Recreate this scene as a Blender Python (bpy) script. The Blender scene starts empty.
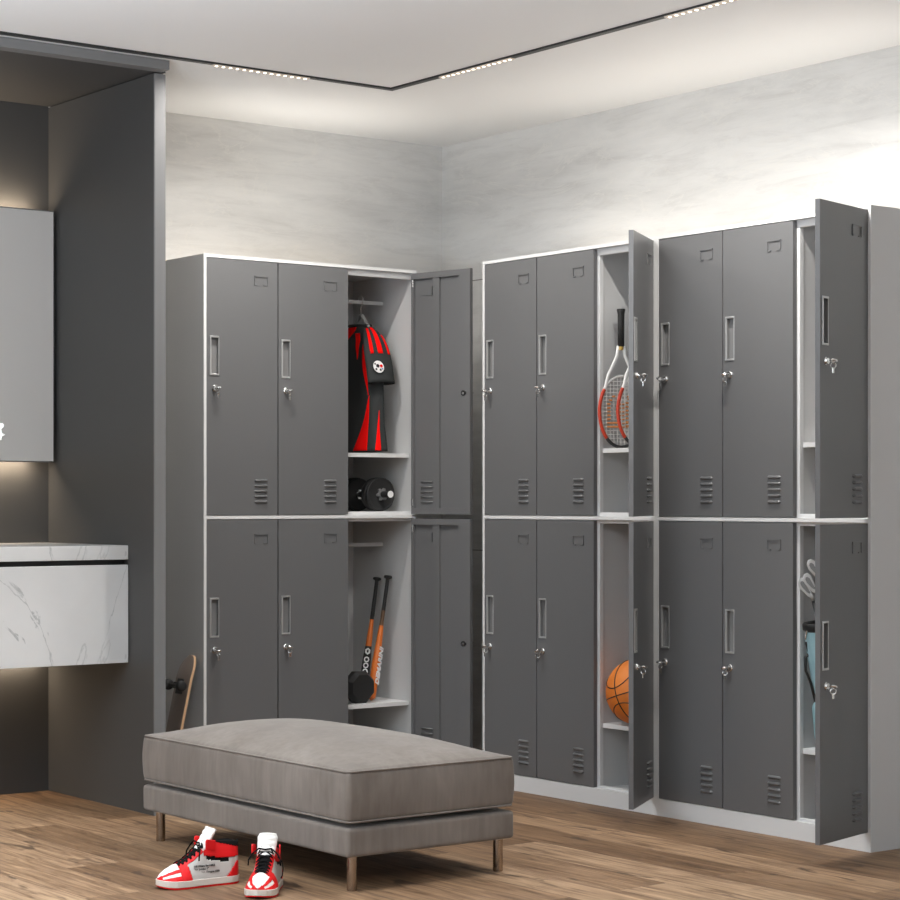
import bpy, bmesh, math, random
from mathutils import Vector, Matrix
random.seed(7)
PI = math.pi
S = bpy.context.scene
COL = S.collection

# ------------------------------------------------------------------ materials
def new_mat(name):
    m = bpy.data.materials.new(name); m.use_nodes = True
    nt = m.node_tree
    return m, nt, nt.nodes['Principled BSDF']

def plain(name, rgb, rough=0.5, metal=0.0, spec=None, emit=None, strength=0, sheen=0):
    m, nt, b = new_mat(name)
    b.inputs['Base Color'].default_value = (*rgb, 1)
    b.inputs['Roughness'].default_value = rough
    b.inputs['Metallic'].default_value = metal
    if spec is not None: b.inputs['Specular IOR Level'].default_value = spec
    if sheen: b.inputs['Sheen Weight'].default_value = sheen
    if emit:
        b.inputs['Emission Color'].default_value = (*emit, 1)
        b.inputs['Emission Strength'].default_value = strength
    return m

def N(nt, kind, **kw):
    n = nt.nodes.new(kind)
    for k, v in kw.items():
        if k in n.inputs: n.inputs[k].default_value = v
        else: setattr(n, k, v)
    return n

def ramp(nt, src, stops, interp='LINEAR'):
    r = nt.nodes.new('ShaderNodeValToRGB'); r.color_ramp.interpolation = interp
    el = r.color_ramp.elements
    while len(el) < len(stops): el.new(0.5)
    for e, (p, c) in zip(el, stops):
        e.position = p; e.color = (*c, 1) if len(c) == 3 else c
    nt.links.new(src, r.inputs[0])
    return r.outputs[0]

def mapping(nt, scale, coord='Object', rot=(0, 0, 0), loc=(0, 0, 0)):
    tc = nt.nodes.new('ShaderNodeTexCoord'); mp = nt.nodes.new('ShaderNodeMapping')
    mp.inputs['Scale'].default_value = scale; mp.inputs['Rotation'].default_value = rot
    mp.inputs['Location'].default_value = loc
    nt.links.new(tc.outputs[coord], mp.inputs['Vector'])
    return mp.outputs[0]

def mixc(nt, fac, a, b, mode='MIX'):
    m = nt.nodes.new('ShaderNodeMix'); m.data_type = 'RGBA'; m.blend_type = mode
    for sock, v in ((m.inputs[0], fac), (m.inputs[6], a), (m.inputs[7], b)):
        if hasattr(v, 'is_output'): nt.links.new(v, sock)
        elif isinstance(v, (int, float)): sock.default_value = v
        else: sock.default_value = (*v, 1)
    return m.outputs[2]

def bump(nt, bsdf, src, strength, dist=0.01):
    b = nt.nodes.new('ShaderNodeBump'); b.inputs['Strength'].default_value = strength
    b.inputs['Distance'].default_value = dist
    nt.links.new(src, b.inputs['Height']); nt.links.new(b.outputs[0], bsdf.inputs['Normal'])

M = {}
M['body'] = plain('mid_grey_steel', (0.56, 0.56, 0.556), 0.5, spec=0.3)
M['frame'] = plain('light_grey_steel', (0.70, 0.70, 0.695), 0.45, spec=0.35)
M['door'] = plain('dark_grey_steel', (0.134, 0.135, 0.137), 0.36, spec=0.55)
M['steel'] = plain('bright_steel', (0.80, 0.80, 0.79), 0.22, 1.0)
M['bezel'] = plain('satin_bezel', (0.55, 0.55, 0.545), 0.38, 0.6)
M['cup'] = plain('handle_cup', (0.20, 0.20, 0.20), 0.4)
M['panel'] = plain('dark_grey_panel', (0.066, 0.065, 0.064), 0.5, spec=0.35)
M['panel_edge'] = plain('grey_panel_edge', (0.19, 0.19, 0.19), 0.45)
M['black'] = plain('black_plastic', (0.012, 0.012, 0.012), 0.45)
M['rubber'] = plain('black_rubber', (0.016, 0.016, 0.016), 0.6)
M['track'] = plain('black_track', (0.02, 0.02, 0.02), 0.5)
M['trackled'] = plain('lit_led_lens', (1, 0.9, 0.75), 0.4, emit=(1.0, 0.86, 0.66), strength=5)
M['trackbed'] = plain('led_module_bed', (0.80, 0.70, 0.60), 0.5)
M['ledstrip'] = plain('lit_led_strip', (1, 0.85, 0.65), 0.4, emit=(1.0, 0.80, 0.55), strength=4)
M['chromeleg'] = plain('bronze_steel_leg', (0.42, 0.36, 0.31), 0.22, 1.0)
M['white'] = plain('white_plastic', (0.85, 0.85, 0.84), 0.4)
M['icon'] = plain('lit_white_symbol', (0.9, 0.9, 0.9), 0.4, emit=(1, 1, 1), strength=0.9)
M['red'] = plain('red_leather', (0.66, 0.008, 0.010), 0.5, spec=0.3)
M['shoewhite'] = plain('white_leather', (0.82, 0.80, 0.76), 0.5)
M['shoegrey'] = plain('grey_white_leather', (0.50, 0.48, 0.45), 0.55)
M['midsole'] = plain('cream_rubber', (0.62, 0.56, 0.50), 0.55)
M['lace'] = plain('black_lace', (0.005, 0.005, 0.005), 0.8, spec=0.15)
M['ink'] = plain('dark_ink', (0.06, 0.055, 0.05), 0.7)
M['cloth'] = plain('charcoal_jersey', (0.034, 0.037, 0.037), 0.85, spec=0.2)
M['redcloth'] = plain('red_jersey', (0.88, 0.004, 0.003), 0.85, spec=0.1)
M['hanger'] = plain('grey_hanger', (0.36, 0.36, 0.36), 0.4)
M['orange'] = plain('orange_bat', (0.66, 0.16, 0.02), 0.35)
M['batgrip'] = plain('black_grip', (0.014, 0.014, 0.014), 0.7)
M['racketwhite'] = plain('racket_white', (0.80, 0.80, 0.78), 0.3)
M['racketred'] = plain('racket_red', (0.60, 0.05, 0.015), 0.35)
M['string'] = plain('racket_string', (0.66, 0.66, 0.64), 0.5)
M['stringink'] = plain('racket_string_orange', (0.52, 0.20, 0.05), 0.6)
M['gold'] = plain('gold_collar', (0.55, 0.36, 0.08), 0.4, 0.5)
M['deckwood'] = plain('maple_edge', (0.72, 0.47, 0.27), 0.5)
M['deckdark'] = plain('brown_deck', (0.20, 0.155, 0.13), 0.4)
M['iron'] = plain('golf_iron_steel', (0.66, 0.66, 0.65), 0.38, 0.75)
M['ironface'] = plain('golf_iron_dark', (0.22, 0.22, 0.22), 0.45, 0.4)
M['mirror'] = plain('satin_mirror_glass', (0.66, 0.642, 0.615), 0.28, 0.0, spec=0.5)
M['crest_blue'] = plain('patch_blue', (0.15, 0.35, 0.55), 0.6)

def m_bag():
    m, nt, b = new_mat('light_blue_bag_fabric')
    n = N(nt, 'ShaderNodeTexNoise', Scale=30.0, Detail=3.0)
    nt.links.new(mapping(nt, (1, 1, 0.3)), n.inputs['Vector'])
    c = ramp(nt, n.outputs[0], [(0.3, (0.24, 0.42, 0.47)), (0.7, (0.36, 0.56, 0.62))])
    nt.links.new(c, b.inputs['Base Color']); b.inputs['Roughness'].default_value = 0.6
    return m
M['bag'] = m_bag()

def m_ball():
    m, nt, b = new_mat('orange_pebbled_leather')
    v = N(nt, 'ShaderNodeTexVoronoi', Scale=260.0)
    nt.links.new(mapping(nt, (1, 1, 1)), v.inputs['Vector'])
    n = N(nt, 'ShaderNodeTexNoise', Scale=9.0, Detail=2.0)
    nt.links.new(mapping(nt, (1, 1, 1)), n.inputs['Vector'])
    c = ramp(nt, n.outputs[0], [(0.35, (0.66, 0.17, 0.015)), (0.65, (0.76, 0.22, 0.03))])
    nt.links.new(c, b.inputs['Base Color']); b.inputs['Roughness'].default_value = 0.6
    bump(nt, b, v.outputs['Distance'], 0.35, 0.002)
    return m
M['ball'] = m_ball()

def m_wall():
    m, nt, b = new_mat('pale_stone_wall')
    v = mapping(nt, (0.55, 0.55, 2.6), 'Object', (0.10, 0.06, 0))
    n1 = N(nt, 'ShaderNodeTexNoise', Scale=2.2, Detail=9.0, Roughness=0.62, Distortion=0.45)
    nt.links.new(v, n1.inputs['Vector'])
    base = ramp(nt, n1.outputs[0], [(0.30, (0.59, 0.588, 0.578)), (0.52, (0.68, 0.678, 0.668)), (0.72, (0.745, 0.743, 0.733))])
    v2 = mapping(nt, (1.0, 1.0, 7.0), 'Object', (0.16, 0.1, 0))
    n2 = N(nt, 'ShaderNodeTexNoise', Scale=3.0, Detail=12.0, Roughness=0.74, Distortion=0.7)
    nt.links.new(v2, n2.inputs['Vector'])
    st = ramp(nt, n2.outputs[0], [(0.36, (0.89, 0.885, 0.88)), (0.5, (1, 1, 1)), (0.68, (1.05, 1.045, 1.04))])
    c = mixc(nt, 0.85, base, st, 'MULTIPLY')
    v3 = mapping(nt, (0.5, 0.5, 1.2), 'Object', (0.3, 0.2, 0))
    n3 = N(nt, 'ShaderNodeTexNoise', Scale=2.6, Detail=6.0, Roughness=0.55, Distortion=2.0)
    nt.links.new(v3, n3.inputs['Vector'])
    vein = ramp(nt, n3.outputs[0], [(0.488, (0, 0, 0)), (0.5, (0.5, 0.5, 0.5)), (0.508, (0, 0, 0))])
    c = mixc(nt, vein, c, (0.72, 0.71, 0.68))
    # tile joints (horizontal) at two heights
    tc = nt.nodes.new('ShaderNodeTexCoord'); sx = nt.nodes.new('ShaderNodeSeparateXYZ')
    nt.links.new(tc.outputs['Object'], sx.inputs[0])
    prev = None
    for zz in (0.814, 1.859):
        a = N(nt, 'ShaderNodeMath', operation='SUBTRACT'); a.inputs[1].default_value = zz
        nt.links.new(sx.outputs['Z'], a.inputs[0])
        ab = N(nt, 'ShaderNodeMath', operation='ABSOLUTE'); nt.links.new(a.outputs[0], ab.inputs[0])
        l = N(nt, 'ShaderNodeMath', operation='LESS_THAN'); l.inputs[1].default_value = 0.0018
        nt.links.new(ab.outputs[0], l.inputs[0])
        if prev is None: prev = l.outputs[0]
        else:
            mx = N(nt, 'ShaderNodeMath', operation='MAXIMUM')
            nt.links.new(prev, mx.inputs[0]); nt.links.new(l.outputs[0], mx.inputs[1]); prev = mx.outputs[0]
    c = mixc(nt, prev, c, (0.22, 0.21, 0.20))
    nt.links.new(c, b.inputs['Base Color']); b.inputs['Roughness'].default_value = 0.6
    bump(nt, b, n2.outputs[0], 0.06, 0.01)
    return m
M['wall'] = m_wall()
M['ceiling'] = plain('white_ceiling', (0.86, 0.86, 0.855), 0.8)

def m_floor():
    m, nt, b = new_mat('oak_plank_floor')
    # texture X runs along world Y
    v = mapping(nt, (1, 1, 1), 'Object', (0, 0, -PI / 2), (0, 0.03, 0))
    def brick(c1, c2, mortar):
        k = N(nt, 'ShaderNodeTexBrick'); k.offset = 0.37; k.offset_frequency = 2; k.squash = 1
        k.inputs['Color1'].default_value = c1; k.inputs['Color2'].default_value = c2
        k.inputs['Mortar'].default_value = mortar
        k.inputs['Scale'].default_value = 1.0; k.inputs['Mortar Size'].default_value = 0.0009
        k.inputs['Mortar Smooth'].default_value = 0.1; k.inputs['Bias'].default_value = 0.0
        k.inputs['Brick Width'].default_value = 1.15; k.inputs['Row Height'].default_value = 0.165
        nt.links.new(v, k.inputs['Vector']); return k
    k = brick((0, 0, 0, 1), (1, 1, 1, 1), (0.5, 0.5, 0.5, 1))
    # per-plank offset of the grain
    sc = N(nt, 'ShaderNodeVectorMath', operation='SCALE'); sc.inputs['Scale'].default_value = 37.0
    nt.links.new(k.outputs['Color'], sc.inputs[0])
    def grain(scale, **kw):
        mp = nt.nodes.new('ShaderNodeMapping'); mp.inputs['Scale'].default_value = scale
        nt.links.new(v, mp.inputs['Vector'])
        ad = N(nt, 'ShaderNodeVectorMath', operation='ADD')
        nt.links.new(mp.outputs[0], ad.inputs[0]); nt.links.new(sc.outputs[0], ad.inputs[1])
        n = N(nt, 'ShaderNodeTexNoise', **kw); nt.links.new(ad.outputs[0], n.inputs['Vector'])
        return n.outputs[0]
    g1 = grain((1.3, 14, 1), Scale=2.2, Detail=8.0, Roughness=0.6, Distortion=1.3)
    g2 = grain((2.4, 46, 1), Scale=2.0, Detail=6.0, Roughness=0.6, Distortion=0.4)
    g3 = grain((3.2, 11, 1), Scale=1.7, Detail=2.0, Roughness=0.5, Distortion=0.7)
    tone = ramp(nt, k.outputs['Color'], [(0.0, (0.150, 0.087, 0.046)), (0.3, (0.225, 0.138, 0.078)), (0.7, (0.285, 0.182, 0.107)), (1.0, (0.375, 0.255, 0.160))])
    gr = ramp(nt, g1, [(0.30, (0.36, 0.30, 0.26)), (0.45, (0.82, 0.79, 0.76)), (0.57, (1.08, 1.08, 1.07)), (0.72, (1.5, 1.5, 1.48))])
    c = mixc(nt, 0.9, tone, gr, 'MULTIPLY')
    fine = ramp(nt, g2, [(0.32, (0.62, 0.58, 0.54)), (0.5, (1.0, 1.0, 1.0)), (0.68, (1.18, 1.17, 1.15))])
    c = mixc(nt, 0.7, c, fine, 'MULTIPLY')
    kn = ramp(nt, g3, [(0.625, (0, 0, 0)), (0.71, (0.85, 0.85, 0.85))])
    c = mixc(nt, kn, c, (0.055, 0.032, 0.02))
    c = mixc(nt, k.outputs['Fac'], c, (0.10, 0.06, 0.04))
    nt.links.new(c, b.inputs['Base Color']); b.inputs['Roughness'].default_value = 0.55
    b.inputs['Specular IOR Level'].default_value = 0.35
    bump(nt, b, g2, 0.12, 0.003)
    return m
M['floor'] = m_floor()

def m_suede():
    m, nt, b = new_mat('taupe_suede')
    n = N(nt, 'ShaderNodeTexNoise', Scale=5.0, Detail=5.0, Roughness=0.6, Distortion=0.5)
    nt.links.new(mapping(nt, (1.2, 1.2, 0.6)), n.inputs['Vector'])
    n2 = N(nt, 'ShaderNodeTexNoise', Scale=60.0, Detail=4.0)
    nt.links.new(mapping(nt, (1, 1, 0.12)), n2.inputs['Vector'])
    c = ramp(nt, n.outputs[0], [(0.3, (0.145, 0.122, 0.104)), (0.7, (0.215, 0.187, 0.164))])
    f = ramp(nt, n2.outputs[0], [(0.3, (0.88, 0.87, 0.86)), (0.7, (1.06, 1.06, 1.06))])
    c = mixc(nt, 1.0, c, f, 'MULTIPLY')
    nt.links.new(c, b.inputs['Base Color']); b.inputs['Roughness'].default_value = 0.9
    b.inputs['Sheen Weight'].default_value = 0.35; b.inputs['Sheen Roughness'].default_value = 0.4
    bump(nt, b, n2.outputs[0], 0.08, 0.004)
    return m
M['suede'] = m_suede()

def m_marble():
    m, nt, b = new_mat('white_marble')
    n0 = N(nt, 'ShaderNodeTexNoise', Scale=3.0, Detail=4.0)
    nt.links.new(mapping(nt, (1, 1, 1)), n0.inputs['Vector'])
    base = ramp(nt, n0.outputs[0], [(0.3, (0.62, 0.625, 0.62)), (0.7, (0.73, 0.73, 0.72))])
    n = N(nt, 'ShaderNodeTexNoise', Scale=1.9, Detail=8.0, Roughness=0.55, Distortion=1.8)
    nt.links.new(mapping(nt, (1.4, 1.4, 0.75), rot=(0, 0.5, 0.3), loc=(0.3, 0.1, 0.55)), n.inputs['Vector'])
    v = ramp(nt, n.outputs[0], [(0.482, (0, 0, 0)), (0.497, (0.75, 0.75, 0.75)), (0.505, (0, 0, 0))])
    fade = ramp(nt, n0.outputs[0], [(0.42, (0.1, 0.1, 0.1)), (0.6, (1, 1, 1))])
    vv = mixc(nt, 1.0, v, fade, 'MULTIPLY')
    c = mixc(nt, vv, base, (0.30, 0.315, 0.31))
    nt.links.new(c, b.inputs['Base Color']); b.inputs['Roughness'].default_value = 0.3
    return m
M['marble'] = m_marble()

# ------------------------------------------------------------------ helpers
def link(name, bm, mat, parent=None, smooth=False, loc=None, bevel=0, autosmooth=None):
    me = bpy.data.meshes.new(name)
    bmesh.ops.recalc_face_normals(bm, faces=bm.faces[:])
    bm.to_mesh(me); bm.free()
    o = bpy.data.objects.new(name, me); COL.objects.link(o)
    if mat is not None: me.materials.append(M[mat] if isinstance(mat, str) else mat)
    if smooth:
        for p in me.polygons: p.use_smooth = True
    if parent: o.parent = parent
    if loc: o.location = loc
    if bevel:
        b = o.modifiers.new('bevel', 'BEVEL'); b.width = bevel; b.segments = 2; b.limit_method = 'ANGLE'
    return o

def empty(name, loc=(0, 0, 0), rz=0.0, parent=None):
    o = bpy.data.objects.new(name, None); COL.objects.link(o)
    o.empty_display_size = 0.05
    o.location = loc; o.rotation_euler = (0, 0, rz)
    if parent: o.parent = parent
    return o

def tag(o, label=None, cat=None, group=None, kind=None):
    if label: o['label'] = label
    if cat: o['category'] = cat
    if group: o['group'] = group
    if kind: o['kind'] = kind
    return o

def box(bm, x0, x1, y0, y1, z0, z1, mtx=None):
    vs = [Vector((x, y, z)) for x in (x0, x1) for y in (y0, y1) for z in (z0, z1)]
    if mtx: vs = [mtx @ v for v in vs]
    v = [bm.verts.new(p) for p in vs]
    for f in ((0, 1, 3, 2), (4, 6, 7, 5), (0, 4, 5, 1), (2, 3, 7, 6), (0, 2, 6, 4), (1, 5, 7, 3)):
        bm.faces.new([v[i] for i in f])
    return bm

def frame_of(d):
    d = d.normalized()
    a = Vector((0, 0, 1)) if abs(d.z) < 0.9 else Vector((1, 0, 0))
    u = d.cross(a).normalized(); w = d.cross(u).normalized()
    return u, w

def tube(bm, pts, rad, seg=12, closed=False, cap=True, flat=None):
    pts = [Vector(p) for p in pts]; n = len(pts)
    rad = rad if isinstance(rad, (list, tuple)) else [rad] * n
    rings = []; u = None
    for i, p in enumerate(pts):
        if closed: d = pts[(i + 1) % n] - pts[i - 1]
        else: d = pts[min(i + 1, n - 1)] - pts[max(i - 1, 0)]
        d.normalize()
        if u is None: u, w = frame_of(d)
        else:
            u = (u - d * u.dot(d)).normalized(); w = d.cross(u).normalized()
        fl = flat or 1.0
        rings.append([bm.verts.new(p + (u * math.cos(2 * PI * k / seg) + w * fl * math.sin(2 * PI * k / seg)) * rad[i]) for k in range(seg)])
    m = n if closed else n - 1
    for i in range(m):
        a, b = rings[i], rings[(i + 1) % n]
        for k in range(seg):
            bm.faces.new((a[k], a[(k + 1) % seg], b[(k + 1) % seg], b[k]))
    if cap and not closed:
        bm.faces.new(rings[0][::-1]); bm.faces.new(rings[-1])
    return bm

def lathe(bm, prof, seg=32, mtx=None):
    """prof: list of (r, z) about local z"""
    rings = []
    for r, z in prof:
        ring = []
        if r < 1e-6:
            p = Vector((0, 0, z)); ring = [bm.verts.new(mtx @ p if mtx else p)]
        else:
            for k in range(seg):
                p = Vector((r * math.cos(2 * PI * k / seg), r * math.sin(2 * PI * k / seg), z))
                ring.append(bm.verts.new(mtx @ p if mtx else p))
        rings.append(ring)
    for a, b in zip(rings, rings[1:]):
        for k in range(seg):
            k2 = (k + 1) % seg
            if len(a) == 1 and len(b) == 1: continue
            if len(a) == 1: bm.faces.new((a[0], b[k2], b[k]))
            elif len(b) == 1: bm.faces.new((a[k], a[k2], b[0]))
            else: bm.faces.new((a[k], a[k2], b[k2], b[k]))
    if len(rings[0]) > 1: bm.faces.new(rings[0][::-1])
    if len(rings[-1]) > 1: bm.faces.new(rings[-1])
    return bm

def axis_mtx(p, d):
    d = Vector(d).normalized()
    return Matrix.Translation(Vector(p)) @ d.to_track_quat('Z', 'Y').to_matrix().to_4x4()

def rounded_box(bm, a, b, c, r, n=22, mtx=None, post=None):
    """half sizes a,b,c, corner radius r, centred at origin"""
    def axis(h):
        inner = [-h + r + (2 * (h - r)) * i / n for i in range(n + 1)]
        k = 5
        left = [-h + r - r * math.sin(PI / 2 * (k - i) / k) * 1.0 for i in range(k)]
        return left + inner + [-v for v in left[::-1]]
    ax, ay, az = axis(a), axis(b), axis(c)
    cache = {}
    def vert(x, y, z):
        key = (round(x, 6), round(y, 6), round(z, 6))
        if key in cache: return cache[key]
        q = Vector((max(-a + r, min(a - r, x)), max(-b + r, min(b - r, y)), max(-c + r, min(c - r, z))))
        d = Vector((x, y, z)) - q
        p = q + d.normalized() * r if d.length > 1e-9 else q
        if post: p = post(p)
        if mtx: p = mtx @ p
        cache[key] = bm.verts.new(p); return cache[key]
    def face(f, A, B):
        for i in range(len(A) - 1):
            for j in range(len(B) - 1):
                vs = [vert(*f(A[i], B[j])), vert(*f(A[i + 1], B[j])), vert(*f(A[i + 1], B[j + 1])), vert(*f(A[i], B[j + 1]))]
                u = []
                for w in vs:
                    if w not in u: u.append(w)
                if len(u) > 2:
                    try: bm.faces.new(u)
                    except ValueError: pass
    for s in (-1, 1):
        face(lambda x, y: (x, y, s * c), ax, ay)
        face(lambda x, z: (x, s * b, z), ax, az)
        face(lambda y, z: (s * a, y, z), ay, az)
    return bm

def text_mesh(name, body, size, mat, parent, mtx, depth=0.0004, align='LEFT', shear=0.0, bold=0.0):
    cu = bpy.data.curves.new(name, 'FONT'); cu.body = body; cu.size = size; cu.extrude = depth
    cu.align_x = align; cu.shear = shear; cu.offset = bold; cu.resolution_u = 2
    t = bpy.data.objects.new(name, cu); COL.objects.link(t)
    dg = bpy.context.evaluated_depsgraph_get(); dg.update()
    me = bpy.data.meshes.new_from_object(t.evaluated_get(dg))
    bpy.data.objects.remove(t); bpy.data.curves.remove(cu)
    me.transform(mtx); me.materials.clear(); me.materials.append(M[mat])
    o = bpy.data.objects.new(name, me); COL.objects.link(o); o.parent = parent
    return o

def basis(o, ex, ey, ez):
    ex, ey, ez = Vector(ex).normalized(), Vector(ey).normalized(), Vector(ez).normalized()
    m = Matrix((ex, ey, ez)).transposed().to_4x4(); m.translation = Vector(o)
    return m

# ------------------------------------------------------------------ room shell
XR, YB, HC = 0.42, 2.60, 2.404
X0, Y0 = -6.6, -6.2
XP = -1.286                 # inner face of the alcove partition
def struct(name, x0, x1, y0, y1, z0, z1, mat):
    o = link(name, box(bmesh.new(), x0, x1, y0, y1, z0, z1), mat)
    return tag(o, kind='structure')
tag(struct('floor', X0, XR + 0.1, Y0, YB + 0.1, -0.05, 0, 'floor'), 'brown oak plank floor', 'floor')
tag(struct('ceiling', X0, XR + 0.1, Y0, YB + 0.1, HC, HC + 0.06, 'ceiling'), 'plain white ceiling over the locker room', 'ceiling')
tag(struct('wall_right', XR, XR + 0.1, Y0, YB + 0.1, 0, HC, 'wall'), 'pale stone wall behind the two joined lockers', 'wall')
tag(struct('wall_back', XP, XR, YB, YB + 0.1, 0, HC, 'wall'), 'pale stone wall behind the single locker', 'wall')
tag(struct('wall_left', X0 - 0.1, X0, Y0, YB + 0.1, 0, HC, 'wall'), 'pale stone wall across the room', 'wall')
tag(struct('wall_front', X0, XR, Y0 - 0.1, Y0, 0, HC, 'wall'), 'pale stone wall behind the viewer', 'wall')
# dark alcove: back cladding, partition, soffit with fascia
tag(struct('wall_alcove', X0, XP, YB, YB + 0.1, 0, HC, 'panel'), 'dark grey back wall of the washing alcove', 'wall')
bm = bmesh.new(); box(bm, XP, XP + 0.040, 1.858, YB, 0, 2.368)
o = tag(link('wall_partition', bm, 'panel'), 'dark grey partition panel between alcove and single locker', 'wall', kind='structure')
bm = bmesh.new(); box(bm, XP + 0.0005, XP + 0.0402, 1.852, 1.858, 0, 2.368)
tag(link('trim_2', bm, 'panel_edge'), 'grey front edge strip of the dark partition', 'trim', kind='structure')
bm = bmesh.new(); box(bm, X0, XP + 0.040, 1.852, YB, 2.372, HC)
tag(link('trim_3', bm, 'panel'), 'dark grey soffit above the alcove', 'soffit', kind='structure')
bm = bmesh.new(); box(bm, X0, -1.261, 1.80, 1.852, 2.372, HC - 0.0025)
tag(link('trim_1', bm, 'panel_edge'), 'grey fascia board under the ceiling above the alcove', 'trim', kind='structure')

# ------------------------------------------------------------------ lockers
W, D, H = 0.90, 0.40, 1.85
DT = 0.015
TIERS = ((0.0565, 0.939), (0.956, 1.8365))
COLS = ((0.0125, 0.2975), (0.3025, 0.5965), (0.6015, 0.8885))

def door_mesh(w, h):
    """hinge at x=0, free edge at x=-w, outer face y=0, thickness to +y"""
    bm = bmesh.new()
    hx0, hx1, hz0, hz1 = -w + 0.015, -w + 0.047, h * 0.548, h * 0.693
    t = 0.004
    gx, gz = (-w, hx0, hx1, 0.0), (0.0, hz0, hz1, h)
    vv = {(i, j, k): bm.verts.new((gx[i], (0.0, t)[k], gz[j])) for i in range(4) for j in range(4) for k in range(2)}
    for i in range(3):
        for j in range(3):
            if (i, j) == (1, 1): continue
            for k in range(2): bm.faces.new([vv[a, b, k] for a, b in ((i, j), (i + 1, j), (i + 1, j + 1), (i, j + 1))])
    rim = [(i, 0) for i in range(3)] + [(3, j) for j in range(3)] + [(i, 3) for i in (3, 2, 1)] + [(0, j) for j in (3, 2, 1)]
    for loop in (rim, [(1, 1), (2, 1), (2, 2), (1, 2)]):
        for a, b in zip(loop, loop[1:] + loop[:1]):
            bm.faces.new((vv[a[0], a[1], 0], vv[b[0], b[1], 0], vv[b[0], b[1], 1], vv[a[0], a[1], 1]))
    # returned flanges and stiffener of the inner face
    box(bm, -w, -w + 0.054, DT - 0.0015, DT, 0, h); box(bm, -w, -w + 0.002, t, DT - 0.0015, 0, h)
    box(bm, -w + 0.0525, -w + 0.054, t, DT - 0.0015, 0, h)
    box(bm, -0.012, 0, t, DT, 0, h)
    box(bm, -w + 0.054, -0.012, t, DT, h - 0.022, h); box(bm, -w + 0.054, -0.012, t, DT, 0, 0.022)
    box(bm, -0.137, -0.106, t, DT - 0.002, 0.022, h - 0.022)
    return bm

def capsule_hood(bm, x0, x1, z, rz, ry, y):
    """stamped louvre hood: half capsule standing off the face at y, towards -y"""
    nx, na = 10, 7
    rows = []
    L = x1 - x0
    for i in range(nx + 1):
        s = i / nx; x = x0 + L * s
        e = min(1.0, min(s, 1 - s) * L / 0.004); e = math.sqrt(max(0, 1 - (1 - e) ** 2))
        rows.append([bm.verts.new((x, y - ry * e * math.sin(PI * a / (na - 1)) , z + rz * (0.15 + 0.85 * e) * math.cos(PI * a / (na - 1)))) for a in range(na)])
    for r, q in zip(rows, rows[1:]):
        for a in range(na - 1):
            bm.faces.new((r[a], r[a + 1], q[a + 1], q[a]))

def ring_mesh(bm, c, n, R, r, seg=18, sub=8):
    u, w = frame_of(Vector(n))
    tube(bm, [Vector(c) + (u * math.cos(2 * PI * k / seg) + w * math.sin(2 * PI * k / seg)) * R for k in range(seg)], r, sub, closed=True)

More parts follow.
